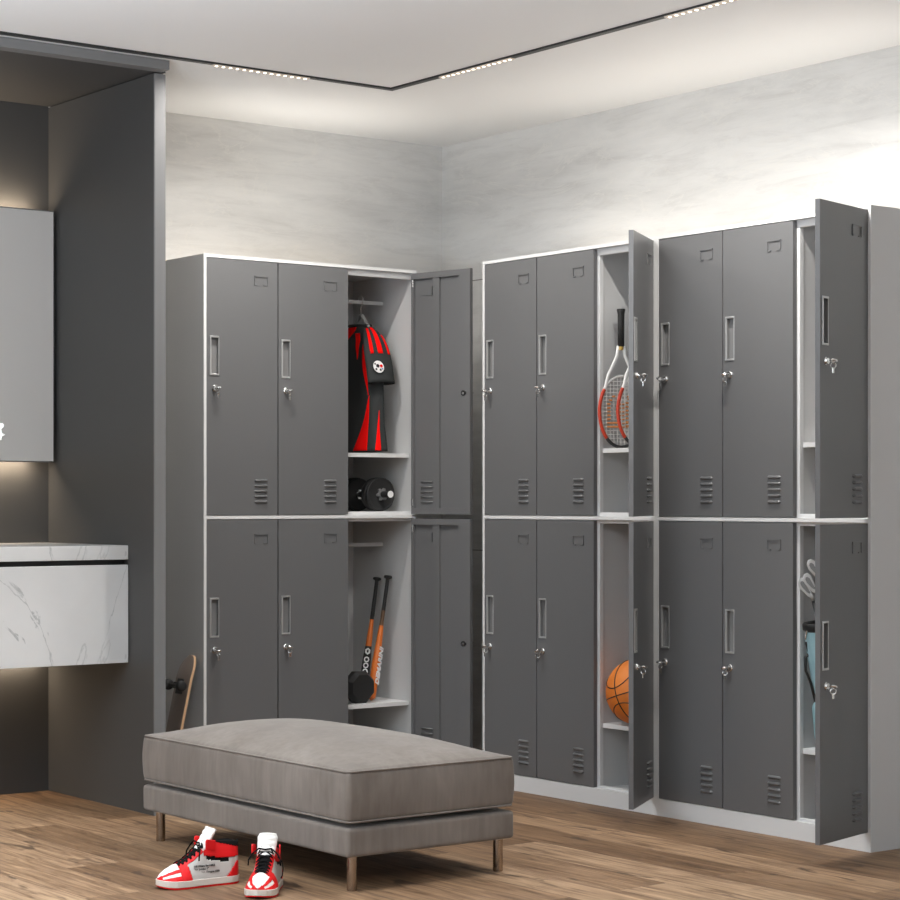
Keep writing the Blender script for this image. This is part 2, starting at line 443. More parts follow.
def make_door(unit, col, tier, angle, keyturn):
    x0, x1 = COLS[col]; z0, z1 = TIERS[tier]
    w, h = x1 - x0, z1 - z0
    d = link('door', door_mesh(w, h), 'door', unit)
    d.location = (x1, 0.0, z0); d.rotation_euler = (0, 0, math.radians(angle))
    hx0, hx1, hz0, hz1 = -w + 0.015, -w + 0.047, h * 0.548, h * 0.693
    bm = bmesh.new()          # recessed pull: cup + bright bezel
    box(bm, hx0, hx1, 0.012, 0.0132, hz0, hz1)
    box(bm, hx0, hx0 + 0.001, 0.0, 0.012, hz0, hz1); box(bm, hx1 - 0.001, hx1, 0.0, 0.012, hz0, hz1)
    box(bm, hx0, hx1, 0.0, 0.012, hz0, hz0 + 0.001); box(bm, hx0, hx1, 0.0, 0.012, hz1 - 0.001, hz1)
    hd = link('handle', bm, 'cup', d)
    bm = bmesh.new()
    box(bm, hx0 - 0.004, hx0 + 0.002, -0.003, 0.002, hz0 - 0.004, hz1 + 0.004)
    box(bm, hx1 - 0.001, hx1 + 0.0015, -0.0012, 0.001, hz0 - 0.004, hz1 + 0.004)
    box(bm, hx0, hx1, -0.003, 0.002, hz0 - 0.004, hz0 + 0.002); box(bm, hx0, hx1, -0.003, 0.002, hz1 - 0.002, hz1 + 0.004)
    tag(link('handle_bezel', bm, 'bezel', d, bevel=0.001), 'bright bezel around the recessed pull')
    # label holder: stamped frame with two tabs
    lx0, lx1, lz0, lz1 = -w + 0.190, -w + 0.245, h - 0.083, h - 0.050
    bm = bmesh.new()
    for a in ((lx0, lx1, lz1 - 0.0035, lz1), (lx0, lx0 + 0.0022, lz0, lz1), (lx1 - 0.0022, lx1, lz0, lz1)):
        box(bm, a[0], a[1], -0.0032, 0.0, a[2], a[3])
    for xx in (lx0 + 0.008, lx1 - 0.012): box(bm, xx - 0.006, xx + 0.006, -0.003, 0.0, lz0, lz0 + 0.003)
    if col == 2:            # the stamping seen from the inside of the open door
        box(bm, lx0, lx1, 0.004, 0.006, lz0, lz1)
        box(bm, lx0, lx0 + 0.004, 0.006, 0.010, lz0, lz1)
    link('label_holder', bm, 'door', d)
    bm = bmesh.new()
    vx0, vx1 = -w + 0.190, -w + 0.245
    for k in range(5):
        capsule_hood(bm, vx0, vx1, 0.045 + 0.0185 * k, 0.0052, 0.0075, 0.0)
        if col == 2: box(bm, vx0, vx1, 0.004, 0.008, 0.041 + 0.0185 * k, 0.047 + 0.0185 * k)
    link('louver_vent', bm, 'door', d, smooth=True)
    # cam lock and its key
    kx, kz = -w + 0.031, h * 0.494
    bm = bmesh.new()
    lathe(bm, [(0.0115, 0), (0.0115, 0.003), (0.0095, 0.005), (0.0085, 0.009), (0.003, 0.0095), (0, 0.0095)], 20, axis_mtx((kx, 0, kz), (0, -1, 0)))
    link('lock', bm, 'steel', d, smooth=False)
    bm = bmesh.new()
    c, s = math.cos(keyturn), math.sin(keyturn)
    box(bm, kx - 0.0045, kx + 0.0045, -0.015, -0.009, kz - 0.0014, kz + 0.0014)
    ring_mesh(bm, (kx, -0.0245, kz), (0.25, 0, 1) if col == 2 else (0.9 * s, 0, c), 0.0085, 0.0036)
    ring_mesh(bm, (kx + 0.001, -0.0235, kz - 0.014), (c, s, 0), 0.008, 0.0013, 14, 6)
    box(bm, kx - 0.004, kx + 0.006, -0.0245, -0.0230, kz - 0.034, kz - 0.019)
    link('key', bm, 'steel', d)
    bm = bmesh.new()
    if col == 2:
        lathe(bm, [(0.010, 0), (0.010, 0.003), (0, 0.003)], 14, axis_mtx((kx, DT, kz), (0, 1, 0)))
        box(bm, kx - 0.014, kx + 0.010, DT + 0.0005, DT + 0.002, kz - 0.005, kz + 0.005)
        link('lock_cam', bm, 'black', d)
        bm = bmesh.new(); lathe(bm, [(0.0055, 0), (0.005, 0.001), (0, 0.0015)], 12, axis_mtx((kx, DT + 0.003, kz - 0.001), (0, 1, 0)))
        link('lock_screw', bm, 'steel', d)
        for zz in (0.03, h - 0.05):
            bm = bmesh.new(); tube(bm, [(-0.008, DT + 0.001, zz), (-0.008, DT + 0.001, zz + 0.026)], 0.0035, 10)
            link('hinge_pin', bm, 'steel', d)
    return d

def make_locker(loc, rz, label, open_angle):
    u = empty('locker', loc, rz)
    tag(u, label, 'locker', 'two tier locker units')
    t = 0.011
    bm = bmesh.new()
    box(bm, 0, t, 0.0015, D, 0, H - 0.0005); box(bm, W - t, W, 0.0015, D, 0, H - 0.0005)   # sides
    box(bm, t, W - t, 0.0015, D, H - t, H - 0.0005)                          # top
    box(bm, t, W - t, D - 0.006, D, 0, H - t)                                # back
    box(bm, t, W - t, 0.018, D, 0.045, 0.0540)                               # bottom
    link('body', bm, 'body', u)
    bm = bmesh.new()                                                         # front frame, plinth, tier floor
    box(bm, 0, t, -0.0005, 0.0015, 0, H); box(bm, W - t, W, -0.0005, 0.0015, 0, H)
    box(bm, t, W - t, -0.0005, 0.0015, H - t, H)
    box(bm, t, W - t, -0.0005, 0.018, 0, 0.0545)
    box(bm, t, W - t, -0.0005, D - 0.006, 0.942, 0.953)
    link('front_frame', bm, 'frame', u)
    bm = bmesh.new()                                                         # dividers and recessed stop rails
    ys = DT + 0.003
    fr = bmesh.new()
    for xx in (0.3, 0.6):
        box(fr, xx - 0.007, xx + 0.007, ys, ys + 0.016, 0.0545, 0.942); box(fr, xx - 0.007, xx + 0.007, ys, ys + 0.016, 0.953, H - t)
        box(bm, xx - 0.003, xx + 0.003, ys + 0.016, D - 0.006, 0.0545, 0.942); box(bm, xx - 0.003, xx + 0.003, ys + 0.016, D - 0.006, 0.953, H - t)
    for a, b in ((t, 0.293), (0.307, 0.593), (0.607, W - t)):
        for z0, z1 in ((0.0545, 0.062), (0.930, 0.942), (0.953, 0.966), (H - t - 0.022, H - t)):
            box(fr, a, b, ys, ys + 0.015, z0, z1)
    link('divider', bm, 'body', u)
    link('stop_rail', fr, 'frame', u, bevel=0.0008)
    for zt in (0.268, 1.178):
        bm = bmesh.new()
        box(bm, 0.6035, W - t - 0.0005, 0.030, D - 0.008, zt - 0.003, zt)
        box(bm, 0.6075, W - t - 0.0005, 0.030, 0.034, zt - 0.015, zt - 0.003)
        link('shelf', bm, 'frame', u, bevel=0.0008)
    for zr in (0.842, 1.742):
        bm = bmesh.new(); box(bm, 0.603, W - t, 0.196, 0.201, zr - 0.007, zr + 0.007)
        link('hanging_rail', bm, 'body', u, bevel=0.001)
    for col in range(3):
        for tier in range(2):
            make_door(u, col, tier, open_angle if col == 2 else 0.0, random.uniform(-0.5, 0.9))
    return u

make_locker((-0.915, 2.176, 0), 0, 'grey six-door locker against the back wall, a red and charcoal jersey inside', 101.0)
make_locker((0, 1.80, 0), -PI / 2, 'grey six-door locker on the right wall, basketball and rackets inside', 125.0)
make_locker((0, 0.899, 0), -PI / 2, 'grey six-door locker nearest the viewer, golf bag inside', 105.0)

# ------------------------------------------------------------------ ceiling track
t = empty('track_light', (-0.43, 1.752, HC))
tag(t, 'black recessed L-shaped ceiling track with three lit linear spotlights', 'track light')
bm = bmesh.new(); hw = 0.011
box(bm, -5.6, hw, -hw, hw, -0.006, 0.0); box(bm, -hw, hw, -5.4, -hw, -0.006, 0.0)
link('track', bm, 'track', t)
MODS = (((-0.70, 0), (-0.336, 0)), ((0, -0.28), (0, -0.656)), ((0, -1.363), (0, -1.75)))
def dirv(a, b): return (Vector((*b, 0)) - Vector((*a, 0)))
for a, b in MODS:
    d = dirv(a, b); L = d.length; d.normalize()
    c = (Vector((*a, 0)) + Vector((*b, 0))) / 2
    bm = bmesh.new()
    ex, ey = abs(d.x) * L / 2 + abs(d.y) * 0.0095, abs(d.y) * L / 2 + abs(d.x) * 0.0095
    box(bm, c.x - ex, c.x + ex, c.y - ey, c.y + ey, -0.0095, -0.0062)
    md = link('spotlight_module', bm, 'trackbed', t)
    n = 14
    for k in range(n):
        p = Vector((*a, 0)) + d * (L * (k + 0.5) / n)
        bm = bmesh.new(); lathe(bm, [(0.0052, 0), (0.0052, -0.0008), (0.004, -0.0012), (0, -0.0014)], 12, Matrix.Translation((p.x, p.y, -0.0095)))
        link('lens', bm, 'trackled', md)

# LED strips lying on the locker tops by the walls
def led(name, x0, x1, y0, y1, z, label):
    bm = bmesh.new(); box(bm, x0, x1, y0, y1, z, z + 0.006)
    o = link(name, bm, 'ledstrip'); tag(o, label, 'led strip', 'warm led strips on the locker tops'); return o
led('led_strip', 0.30, 0.315, 0.03, 1.77, H, 'warm lit led strip on top of the two joined lockers')
led('led_strip', -0.90, -0.03, 2.48, 2.495, H, 'warm lit led strip on top of the single back locker')

# ------------------------------------------------------------------ vanity and mirror
v = empty('vanity_countertop', (XP - 0.8, 2.31, 0.814))
tag(v, 'white veined marble countertop in the dark alcove', 'countertop')
bm = bmesh.new(); box(bm, -0.8, 0.798, -0.289, 0.2899, 0, 0.046)
link('slab', bm, 'marble', v, bevel=0.0015)
v = empty('vanity_cabinet', (XP - 0.8, 2.31, 0.479))
tag(v, 'wall-hung marble-front vanity cabinet under the countertop', 'cabinet')
bm = bmesh.new(); box(bm, -0.8, 0.797, -0.268, 0.2899, 0.002, 0.316)
link('carcass', bm, 'marble', v)
bm = bmesh.new(); box(bm, -0.8, 0.797, -0.262, 0.28, 0.316, 0.335)
link('finger_pull_channel', bm, 'black', v)
bm = bmesh.new(); box(bm, -0.8, 0.798, -0.289, -0.270, 0.0, 0.318)
link('drawer_front', bm, 'marble', v, bevel=0.0015)
bm = bmesh.new(); box(bm, -0.8, 0.79, 0.262, 0.274, -0.004, 0.001)
link('led_strip', bm, 'ledstrip', v)

v = empty('wall_mirror', (XP - 0.55, 2.53, 1.137))
tag(v, 'backlit rectangular mirror on the alcove back wall', 'mirror')
bm = bmesh.new(); box(bm, -0.6, 0.533, 0.0, 0.003, 0.004, 0.860)
link('mirror_glass', bm, 'mirror', v)
bm = bmesh.new()
box(bm, -0.6, 0.536, 0.0035, 0.026, 0.0, 0.864)
box(bm, 0.5332, 0.536, -0.0005, 0.0035, 0.0, 0.864); box(bm, -0.6, 0.5332, -0.0005, 0.0035, 0.0, 0.0035); box(bm, -0.6, 0.5332, -0.0005, 0.0035, 0.8605, 0.864)
link('frame', bm, 'steel', v)
bm = bmesh.new(); box(bm, -0.5, 0.45, 0.026, 0.068, 0.12, 0.74)
link('mounting_box', bm, 'black', v)
for z0 in (0.055, 0.812):
    bm = bmesh.new(); box(bm, -0.6, 0.510, 0.0265, 0.034, z0, z0 + 0.008)
    link('led_strip', bm, 'ledstrip', v)
# touch symbols near the lower edge
def flat_poly(pts, y, depth):
    bm = bmesh.new()
    a = [bm.verts.new((x, y, z)) for x, z in pts]; b = [bm.verts.new((x, y + depth, z)) for x, z in pts]
    bm.faces.new(a); bm.faces.new(b[::-1]); n = len(a)
    for i in range(n): bm.faces.new((a[i], b[i], b[(i + 1) % n], a[(i + 1) % n]))
    return bm
hx, hz = 0.333, 0.119
pts = [(hx + 0.016 * math.sin(k * 2 * PI / 24) ** 3, hz + 0.0009 * (13 * math.cos(k * 2 * PI / 24) - 5 * math.cos(2 * k * 2 * PI / 24) - 2 * math.cos(3 * k * 2 * PI / 24) - math.cos(4 * k * 2 * PI / 24))) for k in range(24)]
tag(link('touch_symbol', flat_poly(pts, -0.0015, 0.0013), 'icon', v), 'small white heart-shaped symbol on the mirror')
pts = [(hx + r * math.sin(a), 0.091 + r * math.cos(a)) for a, r in [(k * PI / 5 + 0.3, 0.020 if k % 2 == 0 else 0.0095) for k in range(10)]]
tag(link('touch_symbol', flat_poly(pts, -0.0015, 0.0013), 'icon', v), 'small white star-shaped symbol on the mirror')

# ------------------------------------------------------------------ bench
BX0, BX1, BY0, BY1 = -1.553, -1.008, 0.368, 1.445
bc = Vector(((BX0 + BX1) / 2, (BY0 + BY1) / 2, 0)); ba, bb = (BX1 - BX0) / 2, (BY1 - BY0) / 2
v = empty('bench', bc)
tag(v, 'low taupe suede upholstered bench on metal legs, on the plank floor', 'bench')
bm = bmesh.new(); rounded_box(bm, ba, bb, 0.0375, 0.010, 10, Matrix.Translation((0, 0, 0.129)))
link('base_frame', bm, 'suede', v, smooth=True)
def dome(p):
    fx, fy = p.x / ba, p.y / bb
    k = max(0, (p.z / 0.068))
    q = p.copy()
    f = max(0.0, 1 - abs(fx) ** 2.6) * max(0.0, 1 - abs(fy) ** 3.4)
    if p.z > 0: q.z += 0.054 * f * k
    bulge = 0.005 * (1 - (p.z / 0.068) ** 2)
    q.x += (1 if fx > 0 else -1) * bulge * min(1, abs(fx) ** 8); q.y += (1 if fy > 0 else -1) * bulge * min(1, abs(fy) ** 8)
    return q
bm = bmesh.new(); rounded_box(bm, ba - 0.001, bb - 0.001, 0.068, 0.014, 24, Matrix.Translation((0, 0, 0.2465)), dome)
cu = link('cushion', bm, 'suede', v, smooth=True)
for zz, inset in ((0.3105, 0.001), (0.182, 0.001)):
    r = 0.018; pts = []
    for sx, sy, a0 in ((1, 1, 0), (-1, 1, PI / 2), (-1, -1, PI), (1, -1, 3 * PI / 2)):
        for k in range(7):
            a = a0 + PI / 2 * k / 6
            pts.append((sx * (ba - inset - r) + r * math.cos(a) , sy * (bb - inset - r) + r * math.sin(a), zz))
    full = []
    for i, p in enumerate(pts):
        q = pts[(i + 1) % len(pts)]; full.append(p)
        d = (Vector(q) - Vector(p)).length
        if d > 0.1:
            for k in range(1, 12): full.append(tuple(Vector(p).lerp(Vector(q), k / 12)))
    bm = bmesh.new(); tube(bm, full, 0.0026, 8, closed=True)
    link('piping', bm, 'suede', cu, smooth=True)
for sx in (-1, 1):
    for sy in (-1, 1):
        bm = bmesh.new(); lathe(bm, [(0.0125, 0), (0.0135, 0.002), (0.0135, 0.093)], 20, Matrix.Translation((sx * (ba - (0.026 if sx > 0 else 0.039)), sy * (bb - 0.040), 0)))
        o = link('leg', bm, 'chromeleg', v, smooth=True)
        e = o.modifiers.new('edge', 'EDGE_SPLIT')

# ------------------------------------------------------------------ sneakers
def lerp_tab(tab, x):
    if x <= tab[0][0]: return tab[0][1]
    for (a, va), (b, vb) in zip(tab, tab[1:]):
        if x <= b:
            t = (x - a) / (b - a); t = t * t * (3 - 2 * t) * 0.5 + t * 0.5
            return va + (vb - va) * t
    return tab[-1][1]
L0, L1 = -0.118, 0.122
HT = [(-0.118, 0.108), (-0.095, 0.116), (-0.06, 0.117), (-0.03, 0.122), (-0.012, 0.116), (0.008, 0.097), (0.03, 0.079), (0.052, 0.065), (0.075, 0.058), (0.095, 0.050), (0.110, 0.041), (0.122, 0.030)]
HW = [(-0.118, 0.0), (-0.114, 0.016), (-0.104, 0.027), (-0.085, 0.033), (-0.04, 0.034), (0.0, 0.037), (0.05, 0.044), (0.08, 0.043), (0.10, 0.035), (0.113, 0.023), (0.119, 0.012), (0.122, 0.0)]
TOPN = [(-0.118, 0.80), (-0.03, 0.78), (0.01, 0.72), (0.05, 0.62), (0.08, 0.5), (0.122, 0.45)]
ZB = 0.018
def shoe_pt(x, t, off=0.0):
    """t in [-1,1]: +-1 at the sole, 0 along the centre line on top"""
    w = lerp_tab(HW, x) + off; h = lerp_tab(HT, x) - ZB + off
    th = (1 - abs(t)) * PI / 2
    nar = lerp_tab(TOPN, x)
    c, s = math.cos(th), math.sin(th)
    e = 0.55 if x < 0 else 0.55 + 0.25 * min(1, x / 0.06)
    y = w * (c ** e) * (1 - (1 - nar) * s ** 1.2)
    z = ZB + h * (s ** 0.85)
    if x < -0.012 and abs(t) < 0.24:            # foot opening
        k = min(1, (0.24 - abs(t)) / 0.06); z -= 0.035 * k * min(1, (-0.012 - x) / 0.012) * min(1, max(0, (x + 0.116)) / 0.008)
    lean = 0.0
    if x < -0.03: lean = 0
    return Vector((x + lean, math.copysign(y, t) if t else 0.0, z))

def side_region(x, z, at):
    """which piece of the upper a point belongs to (side view x, z; at=|t|)"""
    if x < -0.008 and at < 0.23: return 'lining'
    if x < -0.040 and z > 0.093 + (x + 0.118) * 0.22: return 'lining'
    if x < -0.004 and z > 0.070 + 0.16 * max(0, x + 0.06): return 'collar'
    if -0.078 < x < -0.012 and z > 0.061 + 0.16 * max(0, x + 0.06): return 'lining'
    # eyestay: band beside the throat
    if -0.022 <= x < 0.068:
        if at < 0.26: return 'throat'
        if at < 0.26 + 0.22: return 'eyestay'
    if 0.035 < x < 0.066 and at >= 0.45 and x > 0.035 + (z - 0.024) * 0.25 : return 'eyestay'
    if x < -0.080 - (z - 0.03) * 0.9 and z < 0.058: return 'heel_counter'
    if x >= 0.060:
        if at > 0.80: return 'toe_guard'
        if 0.52 < at < 0.66 and x < 0.115: return 'toe_guard'
        if x > 0.1135 and at > 0.45: return 'toe_guard'
        return 'toe_box'
    return 'side_panel'

SHOE_MAT = {'lining': 'lace', 'collar': 'red', 'throat': 'lace', 'eyestay': 'red', 'heel_counter': 'red', 'toe_guard': 'red', 'toe_box': 'shoewhite', 'side_panel': 'shoegrey'}
SHOE_OFF = {'lining': 0, 'collar': 0.0022, 'throat': -0.001, 'eyestay': 0.0022, 'heel_counter': 0.0016, 'toe_guard': 0.0018, 'toe_box': 0.0003, 'side_panel': 0.0003}

def sole_mesh(z0, z1, grow, toe_lift):
    bm = bmesh.new(); n = 40; out = []
    xs = [L0 + (L1 - L0) * (0.5 - 0.5 * math.cos(PI * i / n)) for i in range(n + 1)]
    def w(x): return lerp_tab(HW, x)
    loop = [(x, w(x)) for x in xs] + [(x, -w(x)) for x in xs[::-1][1:-1]]
    lo, hi = [], []
    for i, (x, y) in enumerate(loop):
        p = Vector((x, y)); c = Vector((max(-0.085, min(0.08, x)), 0)); d = (p - c).normalized() if (p - c).length > 1e-6 else Vector((0, 0))
        waist = 1.0
        q = p + d * grow
        lift = toe_lift * max(0, (x - 0.07) / 0.052) ** 2
        lo.append(bm.verts.new((q.x, q.y, z0 + lift))); hi.append(bm.verts.new((q.x, q.y, z1 + lift * 0.7)))
    m = len(loop)
    for i in range(m): bm.faces.new((lo[i], lo[(i + 1) % m], hi[(i + 1) % m], hi[i]))
    bm.faces.new(lo[::-1]); bm.faces.new(hi)
    return bm

def make_sneaker(loc, rz, label, text_side, scale, tall):
    v = empty('sneaker', loc, rz)
    v.scale = (scale, scale, scale * tall)
    tag(v, label, 'sneaker', 'pair of red and white high-top sneakers')
    nx, nt_ = 110, 84
    xs = [L0 + (L1 - L0) * i / nx for i in range(nx + 1)]
    xs = sorted(set(xs + [L0 + 0.0012, L0 + 0.0006, L1 - 0.0012, L1 - 0.0006]))
    ts = [-1 + 2 * j / nt_ for j in range(nt_ + 1)]
    faces = {}
    for i in range(len(xs) - 1):
        for j in range(nt_):
            xm, tm = (xs[i] + xs[i + 1]) / 2, (ts[j] + ts[j + 1]) / 2
            p = shoe_pt(xm, tm)
            faces.setdefault(side_region(xm, p.z, abs(tm)), []).append((i, j))
    for reg, fl in faces.items():
        bm = bmesh.new(); cache = {}
        for i, j in fl:
            vs = []
            for a, b in ((i, j), (i + 1, j), (i + 1, j + 1), (i, j + 1)):
                if (a, b) not in cache: cache[(a, b)] = bm.verts.new(shoe_pt(xs[a], ts[b], SHOE_OFF[reg]))
                vs.append(cache[(a, b)])
            bm.faces.new(vs)
        bmesh.ops.remove_doubles(bm, verts=bm.verts[:], dist=1e-6)
        o = link(reg, bm, SHOE_MAT[reg], v, smooth=True)
        s = o.modifiers.new('thick', 'SOLIDIFY'); s.thickness = 0.003; s.offset = -1 if reg not in () else 0
    o = link('midsole', sole_mesh(0.005, 0.0215, 0.003, 0.005), 'midsole', v, bevel=0.002)
    o = link('outsole', sole_mesh(0.0, 0.0048, 0.0018, 0.007), 'red', v, bevel=0.001)
    # tongue: padded, ribbed, rising above the collar
    def tp(s, q, back):
        x = 0.004 - 0.036 * s; z = 0.088 + 0.056 * s
        wv = 0.025 + 0.005 * s - 0.006 * max(0, s - 0.85) / 0.15
        rib = 0.0026 * abs(math.sin(s * PI * 4.5))
        yy = q * wv
        th = (0.0085 + rib) * (1 - q * q * 0.65)
        n = Vector((0.83, 0, 0.55))
        base = Vector((x - 0.009 * q * q, yy, z))
        return base + n * (th if not back else -th * 0.6)
    bm = bmesh.new(); ns, nq = 36, 14
    gf = [[bm.verts.new(tp(i / ns, -1 + 2 * j / nq, False)) for j in range(nq + 1)] for i in range(ns + 1)]
    gb = [[bm.verts.new(tp(i / ns, -1 + 2 * j / nq, True)) for j in range(nq + 1)] for i in range(ns + 1)]
    for i in range(ns):
        for j in range(nq):
            bm.faces.new((gf[i][j], gf[i + 1][j], gf[i + 1][j + 1], gf[i][j + 1])); bm.faces.new((gb[i][j], gb[i][j + 1], gb[i + 1][j + 1], gb[i + 1][j]))
    for i in range(ns):
        for j in (0, nq): bm.faces.new((gf[i][j], gb[i][j], gb[i + 1][j], gf[i + 1][j]))
    for j in range(nq):
        for i in (0, ns): bm.faces.new((gf[i][j], gf[i][j + 1], gb[i][j + 1], gb[i][j]))
    link('tongue', bm, 'shoewhite', v, smooth=True)
    # laces
    bm = bmesh.new(); n = 7
    for k in range(n):
        x = 0.060 - 0.0112 * k
        for sgn in (-1, 1):
            pts = []
            for q in range(11):
                t = sgn * (-0.36 + 0.72 * q / 10); xx = x + (-0.0055 if True else 0) * (q / 10 - 0.5) * 2
                p = shoe_pt(max(-0.011, xx), t, 0.0035); pts.append(p)
            tube(bm, pts, 0.0027, 8, flat=0.6)
    for sgn in (-1, 1):                          # bow and loose ends
        pts = [(0.004, 0, 0.110), (0.006, sgn * 0.018, 0.113), (0.010, sgn * 0.036, 0.100), (0.016, sgn * 0.046, 0.085), (0.018, sgn * 0.047, 0.070)]
        tube(bm, pts, 0.0022, 8)
    pts = [(-0.006, 0.034 * text_side * -1, 0.09), (-0.002, 0.047 * -text_side, 0.078), (0.004, 0.052 * -text_side, 0.062), (0.008, 0.050 * -text_side, 0.045), (0.002, 0.045 * -text_side, 0.036)]
    tube(bm, pts, 0.0016, 6)
    link('laces', bm, 'lace', v, smooth=True)
    # ankle strap flaps each side of the tongue
    for sgn in (-1, 1):
        bm = bmesh.new(); pr = []
        for i in range(9):
            s = i / 8; x = -0.036 + 0.032 * s
            y = sgn * (0.0335 + 0.005 * s)
            pr.append((x, y, 0.092 + 0.006 * s, 0.117 + 0.006 * s if i < 8 else 0.118))
        rows = [[bm.verts.new((x, y + sgn * o_, z)) for o_ in (0, 0.004) for z in ((za, zb) if o_ == 0 else (zb, za))] for x, y, za, zb in pr]
        for a, b in zip(rows, rows[1:]):
            for k in range(4): bm.faces.new((a[k], a[(k + 1) % 4], b[(k + 1) % 4], b[k]))
        bm.faces.new(rows[0]); bm.faces.new(rows[-1][::-1])
        link('ankle_strap', bm, 'red', v, bevel=0.0012)
    # printed lines on the side panel
    for i, line in enumerate(('"AIR" 85', 'Off-White for NIKE', '"Air Jordan 1"', 'Beaverton, Oregon USA', '(c) 1985')[1:]):
        zz = 0.0520 - 0.0078 * i; xs0 = 0.028 if text_side > 0 else -0.06
        y = abs(shoe_pt(-0.02, 0.80, 0.0012).y)
        if text_side > 0: mt = basis((xs0, y + 0.0012, zz), (-1, 0, 0), (0, -0.1, 1), (0, 1, 0.1))
        else: mt = basis((xs0, -y - 0.0012, zz), (1, 0, 0), (0, 0.1, 1), (0, -1, 0.1))
        text_mesh('printed_text', line, 0.0078, 'ink', v, mt, 0.0012)
    return v

make_sneaker((-1.790, 0.714, 0), math.atan2(0.13, -0.985), 'red and white high-top sneaker seen from the side, toe pointing left', 1, 0.94, 1.08)
make_sneaker((-1.699, 0.530, 0), math.atan2(-0.737, -0.683), 'red and white high-top sneaker pointing its toe at the viewer', -1, 0.90, 1.10)

# ------------------------------------------------------------------ skateboard leaning on the single locker
v = empty('skateboard', (-1.048, 2.243, 0.0))
tag(v, 'small skateboard leaning on the side of the back locker behind the bench', 'skateboard')
tilt = math.atan2(0.105, 0.47)
def deck_pt(s, q, off):
    """s 0..1 along the board from the floor, q -1..1 across (towards the viewer = -1)"""
    L = 0.485; wv = 0.047
    d = min(s, 1 - s) * L / 0.07
    ww = wv * (math.sqrt(max(0.0, 1 - (1 - min(1, d)) ** 2)))
    kick = 0.0
    e = min(s, 1 - s) * L
    if e < 0.085: kick = 0.014 * ((0.085 - e) / 0.085) ** 1.5
    n = off + kick + 0.004 * q * q
    a = s * L
    return Vector((a * math.sin(tilt) + n * math.cos(tilt), q * ww, 0.006 + a * math.cos(tilt) - n * math.sin(tilt)))
def deck_mesh(o0, o1, edge_only=False):
    bm = bmesh.new(); ns, nq = 48, 10
    ss = [0.5 - 0.5 * math.cos(PI * i / ns) for i in range(ns + 1)]
    f = [[bm.verts.new(deck_pt(s, -1 + 2 * j / nq, o0)) for j in range(nq + 1)] for s in ss]
    b = [[bm.verts.new(deck_pt(s, -1 + 2 * j / nq, o1)) for j in range(nq + 1)] for s in ss]
    for i in range(ns):
        for j in range(nq):
            for g in (f, b):
                try: bm.faces.new((g[i][j], g[i + 1][j], g[i + 1][j + 1], g[i][j + 1]))
                except ValueError: pass
        for j in (0, nq): bm.faces.new((f[i][j], f[i + 1][j], b[i + 1][j], b[i][j]))
    bmesh.ops.remove_doubles(bm, verts=bm.verts[:], dist=1e-6)
    return bm
link('deck', deck_mesh(0.0006, 0.0095), 'deckwood', v, smooth=False)
link('deck_underside', deck_mesh(-0.0006, 0.0006), 'deckdark', v)
link('grip_tape', deck_mesh(0.0095, 0.0105), 'black', v)
ax = Vector((math.sin(tilt), 0, math.cos(tilt))); nn = Vector((-math.cos(tilt), 0, math.sin(tilt)))
for a in (0.105, 0.372):
    c = Vector((0, 0, 0.006)) + ax * a
    bm = bmesh.new()
    m = Matrix.Translation(c) @ Matrix((ax, Vector((0, 1, 0)), nn)).transposed().to_4x4()
    box(bm, -0.026, 0.026, -0.018, 0.018, 0.0, 0.006, m); box(bm, -0.010, 0.012, -0.010, 0.010, 0.006, 0.024, m)
    tube(bm, [c + nn * 0.024 + Vector((0, -0.04, 0)), c + nn * 0.024 + Vector((0, 0.04, 0))], 0.006, 10)
    tr = link('truck', bm, 'black', v)
    for sgn in (-1, 1):
        bm = bmesh.new(); lathe(bm, [(0.012, -0.012), (0.0165, -0.010), (0.0185, -0.005), (0.0185, 0.005), (0.0165, 0.010), (0.012, 0.012)], 22, axis_mtx(c + nn * 0.024 + Vector((0, sgn * 0.044, 0)), (0, 1, 0)))
        link('wheel', bm, 'rubber', tr, smooth=True)

# ------------------------------------------------------------------ things in the back locker
ZS_LO, ZS_HI, ZT = 0.268, 1.178, 0.966
def hang_hanger():
    x, y, z = -0.124, 2.376, 1.749
    v = empty('clothes_hanger', (x, y, z))
    tag(v, 'grey clothes hanger on the rail of the open back locker', 'hanger')
    bm = bmesh.new()
    pts = [(0, 0.012 - 0.0, 0.006)] + [(0, 0.0145 * math.cos(a), 0.0145 * math.sin(a) - 0.0) for a in [PI * k / 10 for k in range(1, 11)]]
    pts = [(0, 0.0145 * math.cos(a), 0.003 + 0.0145 * math.sin(a)) for a in [-0.4 + (PI + 0.2) * k / 12 for k in range(13)]]
    pts += [(0, -0.010, -0.016), (0, 0, -0.026), (0, 0, -0.062)]
    tube(bm, pts, 0.0018, 8)
    link('hook', bm, 'steel', v, smooth=True)
    bm = bmesh.new()
    pts = [(0, sg * a, -0.050 - 1.05 * a) for sg, a in [(-1, 0.075), (-1, 0.05), (-1, 0.03), (-1, 0.006), (1, 0.006), (1, 0.03), (1, 0.05), (1, 0.075)]]
    tube(bm, pts, 0.0075, 10, flat=0.8)
    link('shoulder_bar', bm, 'hanger', v, smooth=True)
hang_hanger()

